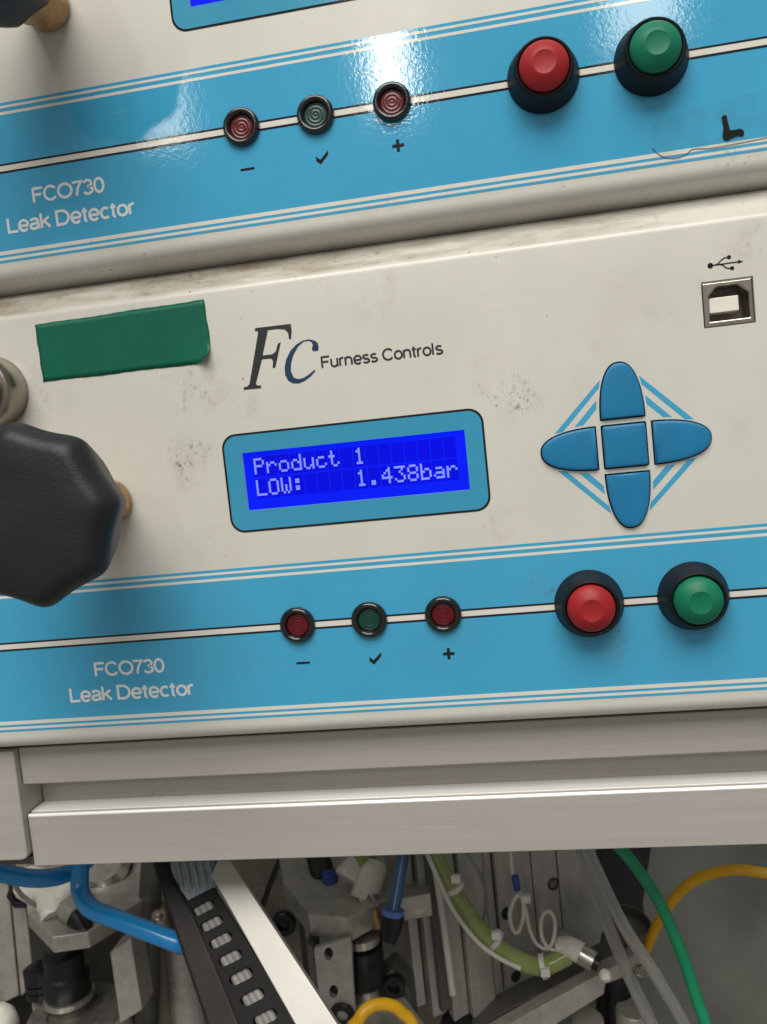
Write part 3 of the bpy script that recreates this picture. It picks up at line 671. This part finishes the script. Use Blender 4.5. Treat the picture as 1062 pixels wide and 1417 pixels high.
# ---- posts between bracket and cable chain
for pts, r, mt, lab in (([(212, 1180, -110), (206, 1290, -106), (196, 1640, -98)], 5.0, 'aludark', 'dark steel rod right of the left angle bracket'),
                        ([(222, 1240, -125), (238, 1640, -100)], 9.0, 'rust', 'brown grey post left of the cable chain, behind the blue hose'),
                        ([(252, 1300, -118), (284, 1640, -96)], 8.0, 'alu2', 'pale post just left of the cable chain bottom')):
    o = tubez('guide_post', pts, r, mt, None, 20, 4); tag(o, lab, 'post', 'posts behind the cable chain')
m = MB().lathe([(4.4, -5), (4.6, 0), (4, 3), (2, 4.2), (.4, 4.5)], at(222, 1271, -98), (0, 1, .5), 24).build('chrome_pin', 'nickel', None, smooth=60)
tag(m, 'small shiny pin end above the blue hose end', 'pin')

# ---- blue hoses
o = tubez('air_hose', [(-30, 1196, -45), (0, 1207, -48), (40, 1215, -52), (75, 1214, -58), (104, 1204, -66), (122, 1190, -78)], 3.4, 'bluehose'); tag(o, 'blue air hose running in from the left edge under the post', 'hose', 'blue air hoses')
o = tubez('air_hose', [(112, 1170, -60), (111, 1205, -58), (112, 1235, -55), (128, 1258, -50), (165, 1273, -46), (240, 1302, -42), (256, 1308, -44)], 3.5, 'bluehose'); tag(o, 'blue air hose bending down and right to the cable chain', 'hose', 'blue air hoses')

# ---- cable chain and bright bar: a band rising away under the profile
PN = Vector((0, .62, .78)).normalized(); PP = at(300, 1215, -34)
def sl(u, v, off=0.): return at_plane(u, v, PP + PN*off, PN)
e = empty('cable_chain', sl(360, 1417))
def slot(cu, cv, hw=11.5, hh=4.6, ang=-27, n=5):
    out = []; ca, sa = math.cos(math.radians(ang)), math.sin(math.radians(ang))
    for sx, a0 in ((1, -90), (-1, 90)):
        for k in range(n+1):
            a = math.radians(a0+180*k/n); x = sx*(hw-hh)+hh*math.cos(a); y = hh*math.sin(a)
            out.append((cu+x*ca-y*sa, cv+x*sa+y*ca))
    return out
k = 280/1062
slots = [slot(200+a*k, 1180+b*k, 17.0+.3*i, 6.6+.35*i) for i, (a, b) in enumerate(((308, 290), (352, 370), (400, 458), (450, 550), (507, 648), (567, 756), (634, 866), (700, 970), (772, 1085), (845, 1200)))]
adopt(finish(holed([sl(u, v) for u, v in [(255, 1249), (296, 1228), (548, 1640), (420, 1640)]], [[sl(u, v) for u, v in s] for s in slots], 0, -PN*1.8), 'slotted_cover', 'chain', None, recalc=False), e)
adopt(MB().prism([sl(u, v, .6) for u, v in [(208, 1190), (228, 1184), (238, 1212), (268, 1262), (310, 1360), (424, 1640), (360, 1640), (248, 1310)]], -PN*11).build('side_cover', 'chainside', None, bevel=1.5), e)
adopt(MB().prism([sl(u, v, -3.5) for u, v in [(262, 1250), (292, 1234), (540, 1640), (424, 1640)]], -PN*1).build('sheath_bed', 'chain', None), e)
for i, s in enumerate(slots):
    cu = sum(p[0] for p in s)/len(s); cv = sum(p[1] for p in s)/len(s)
    for du in (-7.5, .5, 8.0):
        a = sl(cu+du-7, cv-du*.5-13, -2.6); b = sl(cu+du+7, cv-du*.5+13, -2.6)
        adopt(MB().tube([a, a.lerp(b, .5), b], 1.45, 8, 3).build('cable_sheath', 'corr', None, smooth=70), e)
adopt(MB().prism([sl(u, v, -1.0) for u, v in [(232, 1180), (298, 1180), (296, 1228), (255, 1249), (238, 1214)]], -PN*6).build('woven_sleeve', 'sleeve', None, bevel=.6), e)
for i in range(5):
    u0 = 240+i*11
    adopt(MB().tube([sl(u0+4, 1182, -1.2), sl(u0+8, 1205, -.9), sl(u0+14, 1236-i*2.0, -1.4)], .9, 8, 4).build('sleeve_rib', 'sleeve', None, smooth=70), e)
tag(e, 'black slotted cable chain with grey cables inside, running down to the bottom edge', 'cable chain')
o = MB().prism([sl(u, v, 1.2) for u, v in [(292, 1211), (303, 1186), (316, 1186), (614, 1640), (534, 1640)]], -PN*5).build('bright_bar', 'silver', None, bevel=.4)
tag(o, 'bright silver flat bar lying diagonally along the cable chain', 'bar')

# ---- middle: rear plate, clamp plate, fittings
o = plate_z('rear_plate', [(318, 1180), (402, 1180), (432, 1440), (380, 1440)], -165, 10, 'rust', None, .5); tag(o, 'dim grey brown plate behind the bright bar', 'plate')
s_ = screw(392, 1281, -162, 6.2); tag(s_, 'black socket screw in the dim plate beside the bright bar', 'screw')
cp = plate_y('clamp_plate', [(384, 1170), (393, 1222), (427, 1264), (484, 1270), (522, 1249), (596, 1236), (596, 1170)], -186, 10, 'alu2', None, .5)
tag(cp, 'six sided aluminium clamp plate in the middle, right of the bright bar', 'plate')
tag(screw(417, 1200, -140, 6.0, axis=(0, .8, .6)), 'black socket screw on the middle clamp plate, near the bright bar', 'screw')
e = empty('solenoid_plug', at(455, 1236, -118))
adopt(tubez('plug_body', [(440, 1184, -132), (446, 1208, -124), (448, 1222, -120)], 5.5, 'blackmetal', None), e)
adopt(tubez('plug_tip', [(456, 1206, -118), (459, 1236, -112)], 3.6, 'bluemark', None, 10, 2), e)
tag(e, 'black plug with a dark blue tip on the middle clamp plate', 'plug')
e = empty('push_in_fitting', at(505, 1250, -105))
adopt(tubez('elbow_body', [(512, 1186, -118), (494, 1200, -112), (483, 1219, -108)], lambda t: 6.5+.6*math.sin(t*9), 'whiteplastic', None), e)
adopt(tubez('elbow_branch', [(518, 1196, -112), (511, 1222, -106), (503, 1246, -102)], 6.0, 'whiteplastic', None), e)
adopt(tubez('knurled_nut', [(508, 1243, -102), (520, 1263, -98)], 5.2, 'steel', None, 8, 2), e)
adopt(tubez('brass_tip', [(518, 1260, -98), (526, 1285, -95)], lambda t: 3.8-.8*t, 'brass', None, 10, 4), e)
adopt(tubez('hose_stub', [(498, 1178, -114), (509, 1196, -110)], 4.2, 'olive', None), e)
tag(e, 'white elbow air fitting with steel nut and brass tip on the middle clamp plate', 'fitting')
e = empty('tube_connector', at(540, 1290, -92))
adopt(tubez('connector_body', [(545, 1265, -92), (541, 1285, -90), (536, 1303, -88)], lambda t: 4.7-1.3*t*t, 'blackmetal', None, 16, 6), e)
adopt(tubez('release_collar', [(544.5, 1258, -92), (543.5, 1266, -91.5)], 4.6, 'bluecollar', None, 16, 3), e)
adopt(tubez('tube', [(560, 1170, -104), (553, 1215, -98), (545, 1260, -92)], 2.6, 'bluetube', None), e)
tag(e, 'black tube connector with blue collar and blue tube, right of the white fitting', 'connector')
# bracket with two holes
def faceplane(u, v, z=-82): return at(u, v, z)
hl = []
for cu, cv in ((455, 1320), (462, 1372)):
    hl.append([faceplane(cu+6.2*math.cos(a)*(1 if True else 1), cv+9.0*math.sin(a)) for a in [2*math.pi*q/18 for q in range(18)]])
e = empty('drilled_bracket', at(455, 1417, -85))
adopt(finish(holed([faceplane(u, v) for u, v in [(435, 1313), (486, 1297), (494, 1450), (462, 1450), (440, 1365)]], hl, 0, (0, 0, -2.5)), 'bracket_face', 'alu2', None, recalc=False), e)
adopt(plate_z('bracket_side', [(424, 1303), (434.5, 1313), (439.5, 1366), (461, 1450), (440, 1450), (430, 1370)], -83, 10, 'aludark', None, .4), e)
for cu, cv in ((455, 1320), (462, 1372)):
    adopt(MB().lathe([(2.9, 0), (2.9, .6), (.3, .6)], at(cu, cv, -85.2), (0, 0, 1), 18).build('hole_bottom', 'dark', None), e)
tag(e, 'aluminium bracket with two round holes, right of the bright bar', 'bracket')
tag(screw(473, 1408, -80, 5.2), 'black socket screw at the bottom, left of the yellow hose', 'screw')
c = at(508, 1368, -95); e = empty('rod_coupling', c)
for nm, pr, mt in (('coupling_body', [(5.5, 1), (8.5, 3.5), (8.8, 9), (8.2, 10), (8.2, 13), (8.6, 14), (8.6, 19), (6, 20), (6, 24)], 'blackmetal'), ('steel_collar', [(6.4, 20.5), (8.0, 21), (8.0, 24), (6, 24.5)], 'steel'), ('rod_end', [(6, -9), (6, 1.5), (5, 2)], 'steel')):
    adopt(MB().lathe(pr, c, (0, 1, 0), 32).build(nm, mt, None, smooth=35), e)
tag(e, 'black rod coupling under the middle clamp plate', 'coupling')
o = plate_z('stop_block', [(522, 1358), (542, 1342), (568, 1372), (574, 1450), (530, 1450)], -96, 14, 'aludark', None, .8); tag(o, 'dark steel stop block above the short yellow hose', 'block')
tag(screw(545, 1368, -93, 4.6), 'black socket screw in the dark stop block', 'screw')
o = plate_y('base_block', [(485, 1392), (560, 1378), (720, 1600), (440, 1600)], -226, 30, 'alu2', None, .6); tag(o, 'grey base block under the short yellow hose', 'block')
o = plate_z('rear_cover', [(552, 1176), (604, 1176), (640, 1480), (566, 1480)], -170, 8, 'rust', None, .4); tag(o, 'dim brown cover plate left of the slotted air cylinder', 'plate')
o = tubez('yellow_hose', [(455, 1640, -46), (480, 1450, -50), (496, 1412, -52), (512, 1394, -55), (535, 1390, -58), (556, 1401, -60), (580, 1440, -62), (640, 1640, -66)], 2.3, 'yellow'); tag(o, 'short arch of yellow hose at the bottom edge, middle', 'hose', 'yellow hoses')

# ---- slotted air cylinder, turned a little away
A = at(650, 1412, -112); B = at_plane(838, 1332, (0, A.y, 0), (0, 1, 0))
ux = (B-A); ux.y = 0; ux.normalize(); nrm = Vector((-ux.z, 0, ux.x)); nrm = nrm if nrm.z > 0 else -nrm
def cy(u, v, off=0.): return at_plane(u, v, A + nrm*off, nrm)
W = ((B-A).x**2+(B-A).z**2)**.5
e = empty('air_cylinder', A)
def strip(name, s0, s1, y0, off, dep, mat='alu3', bev=.4):
    a = A + ux*(W*s0) + nrm*off; b = A + ux*(W*s1) + nrm*off
    return adopt(MB().prism([(a.x, y0, a.z), (b.x, y0, b.z), (b.x, -110, b.z), (a.x, -110, a.z)], -nrm*dep).build(name, mat, None, bevel=bev), e)
yb = A.y
strip('cylinder_rib', -.27, -.21, yb+8, -9, 20); strip('cylinder_rib', -.19, -.10, yb+3, -6, 20); strip('cylinder_rib', -.08, .02, yb, -2.5, 20)
strip('cylinder_rib', .03, .19, yb, 0, 24)
strip('cylinder_core', -.15, 1.0, yb+6, -3.2, 24, 'aludark')
strip('cylinder_rib', .205, .26, yb+3, -1.8, 1.3); 
# face with port holes, split by two narrow slots
def port(u, v, ru, rv): return [cy(u+ru*math.cos(a), v+rv*math.sin(a)) for a in [2*math.pi*q/18 for q in range(18)]]
def face(s0, s1, y0, ports):
    a = A + ux*(W*s0); b = A + ux*(W*s1)
    out = [(a.x, y0, a.z), (b.x, y0, b.z), (b.x, -110, b.z), (a.x, -110, a.z)]
    adopt(finish(holed([Vector(p) for p in out], [port(*q) for q in ports], 0, -nrm*2.2), 'cylinder_face', 'alu3', None, recalc=False), e)
face(.27, .515, yb+3, [(701, 1264, 6.0, 9.0)]); face(.525, .70, yb+5, []); face(.712, 1.0, yb+7, [(766, 1223, 8.5, 9.0)])
for u, v, r in ((701, 1264, 3.4), (766, 1223, 3.6)):
    adopt(MB().lathe([(r*.8, -1), (r*.8, .35), (r*.6, .45), (r*.5, -.4), (.3, -.4)], cy(u, v), tuple(nrm), 18).build('port_shade', 'dark', None), e)  # black discs paint the darkness inside the open ports
adopt(MB().lathe([(2.6, -1), (2.6, .25), (.4, .3)], cy(714, 1351), tuple(nrm), 9).build('port_shade', 'dark', None), e)  # small hole, its dark inside painted as a black disc
adopt(tubez('tie_rod', [(600, 1180, -106), (613, 1270, -104), (627, 1376, -102)], 1.5, 'wire', None, 10, 4), e)
tag(e, 'silver slotted air cylinder body with round ports, behind the green hose', 'air cylinder')
c = at(632, 1412, -112)
m = MB().lathe([(7, -12), (7.5, -3), (6.4, 0), (3, .5)], c, (0, .9, .4), 24).build('end_knob', 'blackmetal', None, smooth=40); tag(m, 'black end knob under the left side of the air cylinder', 'knob')
# bar under the cylinder
e = empty('mounting_bar', at(760, 1400, -100))
adopt(MB().prism([at(u, v, -98) for u, v in [(560, 1500), (735, 1400), (886, 1318), (888, 1344), (838, 1362), (836, 1376), (640, 1500)]], (0, 0, -8)).build('bar_front', 'alu2', None, bevel=.4), e)
adopt(MB().prism([at(u, v, -107) for u, v in [(540, 1490), (700, 1398), (836, 1330), (866, 1290), (884, 1300), (884, 1330), (735, 1412), (590, 1495)]], (0, 0, -14)).build('bar_back', 'aludark', None, bevel=.4), e)
tag(e, 'grey mounting bar running diagonally under the air cylinder', 'bar')
m = MB().lathe([(10, 0), (10, 14), (9.2, 15), (8.6, 15), (8.4, 11), (2, 11)], at(862, 1310, -135), (.3, 1, .2), 28).build('clamp_ring', 'aludark', None, smooth=40); tag(m, 'dark clamp ring behind the clear tubes', 'ring')
for (u, v, r, z, lab) in ((815, 1440, 7, -112, 'pale stub under the mounting bar at the bottom edge'), (880, 1425, 8, -118, 'grey stub behind the clear tubes at the bottom edge')):
    m = MB().lathe([(r, -120), (r, 10), (r*.9, 11), (r*.5, 11)], at(u, v, z), (0, 1, .1), 24).build('steel_stub', 'alu2', None, smooth=40); tag(m, lab, 'stub', 'stubs under the mounting bar')
m = tubez('black_sleeve', [(850, 1330, -128), (852, 1390, -128), (860, 1640, -122)], 8.5, 'blackmetal', None, 18, 3); tag(m, 'black sleeve under the mounting bar', 'sleeve')

# ---- green hose with ties, fitting, wire
e = empty('green_hose', at(700, 1320, -92))
gp = [(596, 1170, -100), (612, 1205, -97), (636, 1248, -94), (668, 1292, -91), (705, 1322, -90), (748, 1337, -92), (786, 1322, -96)]
adopt(tubez('hose', gp, 3.7, 'olive', None, 18), e)
adopt(tubez('side_wire', [(590, 1178, -94), (606, 1215, -90), (628, 1260, -88), (660, 1302, -86), (690, 1325, -85), (720, 1340, -86)], .95, 'wire', None, 8), e)
for u, v, z, t, hu, hv in ((627, 1228, -95, (22, 42), 631, 1216), (684, 1301, -91, (34, 30), 687, 1294), (752, 1337, -92, (38, -6), 755, 1345)):
    c = at(u, v, z); d = at(u+t[0], v+t[1], z) - c
    tie = MB().lathe([(4.15, -1.0), (4.75, -1.0), (4.75, 1.0), (4.15, 1.0)], c, tuple(d), 24).build('cable_tie', 'wire', None, smooth=30); adopt(tie, e)
    q = at(hu, hv, z+4.6); adopt(MB().box((q.x-1.9, q.y-1.6, q.z-1.4), (q.x+1.9, q.y+1.6, q.z+1.4)).build('tie_head', 'whiteplastic', None, bevel=.5), e)
tag(e, 'olive green clear hose bundled with white cable ties across the air cylinder', 'hose')
e = empty('speed_controller', at(815, 1330, -92))
adopt(tubez('fitting_body', [(776, 1312, -98), (790, 1312, -96), (806, 1320, -94)], 4.3, 'whiteplastic', None, 14, 4), e)
adopt(tubez('fitting_cap', [(768, 1302, -104), (796, 1306, -101)], 5.0, 'corr', None, 12, 4), e)
adopt(tubez('knurled_screw', [(804, 1320, -93), (822, 1331, -91)], 4.1, 'steel', None, 10, 2), e)
adopt(tubez('screw_slot', [(821, 1330, -91), (830, 1335, -90)], 3.0, 'blackmetal', None, 10, 2), e)
adopt(MB().lathe([(.3, -2.6), (1.8, -2), (2.6, 0), (1.8, 2), (.3, 2.6)], at(838, 1350, -86), (0, 0, 1), 18).build('white_bead', 'whiteplastic', None, smooth=80), e)
tag(e, 'white and steel speed control fitting at the end of the green hose', 'fitting')
e = empty('sensor_wire', at(730, 1290, -98))
adopt(tubez('wire', [(706, 1175, -104), (709, 1205, -103), (714, 1225, -102), (722, 1240, -101), (728, 1262, -99), (733, 1285, -98), (742, 1305, -97), (757, 1313, -96), (766, 1300, -96), (768, 1275, -97), (760, 1261, -98), (750, 1270, -98), (750, 1295, -97), (760, 1312, -96), (778, 1316, -95)], .8, 'wire', None, 8), e)
adopt(MB().tube([at(u, v, -98) for u, v in [(715, 1240), (706, 1262), (709, 1285), (717, 1290), (724, 1270), (724, 1246)]], .9, 8, 8, True).build('wire_loop', 'wire', None, smooth=70), e)
adopt(tubez('wire_marker', [(713, 1212, -101), (716, 1231, -101)], 1.5, 'bluemark', None, 10, 2), e)
q = at(728, 1243, -97); adopt(MB().box((q.x-2, q.y-1.6, q.z-1.5), (q.x+2, q.y+1.6, q.z+1.5)).build('tie_head', 'whiteplastic', None, bevel=.5), e)
tag(e, 'thin white looped wire with blue marker hanging on the air cylinder', 'wire')

# ---- tubes and cables at the right
o = tubez('clear_tube', [(806, 1160, -80), (860, 1275, -74), (905, 1345, -68), (960, 1440, -60), (1060, 1640, -50)], 2.3, 'clear'); tag(o, 'milky clear tube, the right one of two crossing down beside the green cable', 'tube', 'milky clear tubes')
o = tubez('clear_tube', [(800, 1160, -96), (826, 1240, -92), (862, 1330, -86), (912, 1440, -78), (1000, 1640, -66)], 2.5, 'clear'); tag(o, 'milky clear tube, the left one of two, in front of the mounting bar', 'tube', 'milky clear tubes')
o = tubez('green_cable', [(845, 1160, -62), (872, 1189, -60), (910, 1244, -58), (942, 1315, -56), (965, 1385, -54), (980, 1440, -52), (1000, 1640, -50)], 2.1, 'greencable'); tag(o, 'bright green cable curving down at the right', 'cable')
o = tubez('yellow_hose', [(884, 1345, -120), (898, 1305, -110), (922, 1258, -98), (960, 1219, -88), (1010, 1204, -82), (1062, 1209, -80), (1110, 1222, -80), (1300, 1330, -82)], 2.0, 'yellow'); tag(o, 'yellow hose arching behind the green cable at the right edge', 'hose', 'yellow hoses')

# ---- small hardware on the machine
for pts, r, mt, nm, lab in (([(395, 1172, -150), (372, 1230, -150), (352, 1300, -150), (348, 1440, -140)], 1.3, 'blackmetal', 'black_cable', 'thin black cable hanging behind the bright bar'),
                            ([(575, 1172, -140), (572, 1240, -138), (584, 1300, -130), (578, 1372, -122), (560, 1440, -112)], 1.5, 'blackmetal', 'black_cable', 'thin black cable hanging left of the air cylinder'),
                            ([(640, 1172, -100), (668, 1215, -104), (672, 1262, -106), (655, 1300, -107)], .8, 'corr', 'grey_wire', 'thin grey wire on the air cylinder beside the green hose'),
                            ([(18, 1172, -80), (22, 1226, -86), (48, 1252, -92), (66, 1262, -96)], 1.0, 'corr', 'grey_wire', 'thin grey wire running to the left white fitting')):
    tag(tubez(nm, pts, r, mt, None, 8), lab, 'cable')
m = MB().lathe([(2.7, -.8), (3.2, -.6), (3.2, .6), (2.7, .8), (2.3, .6), (2.3, -.6)], at(888, 1343, -84), (.2, 1, .5), 28).build('chrome_ring', 'nickel', None, smooth=40); tag(m, 'thin shiny ring behind the clear tubes beside the bar end', 'ring')
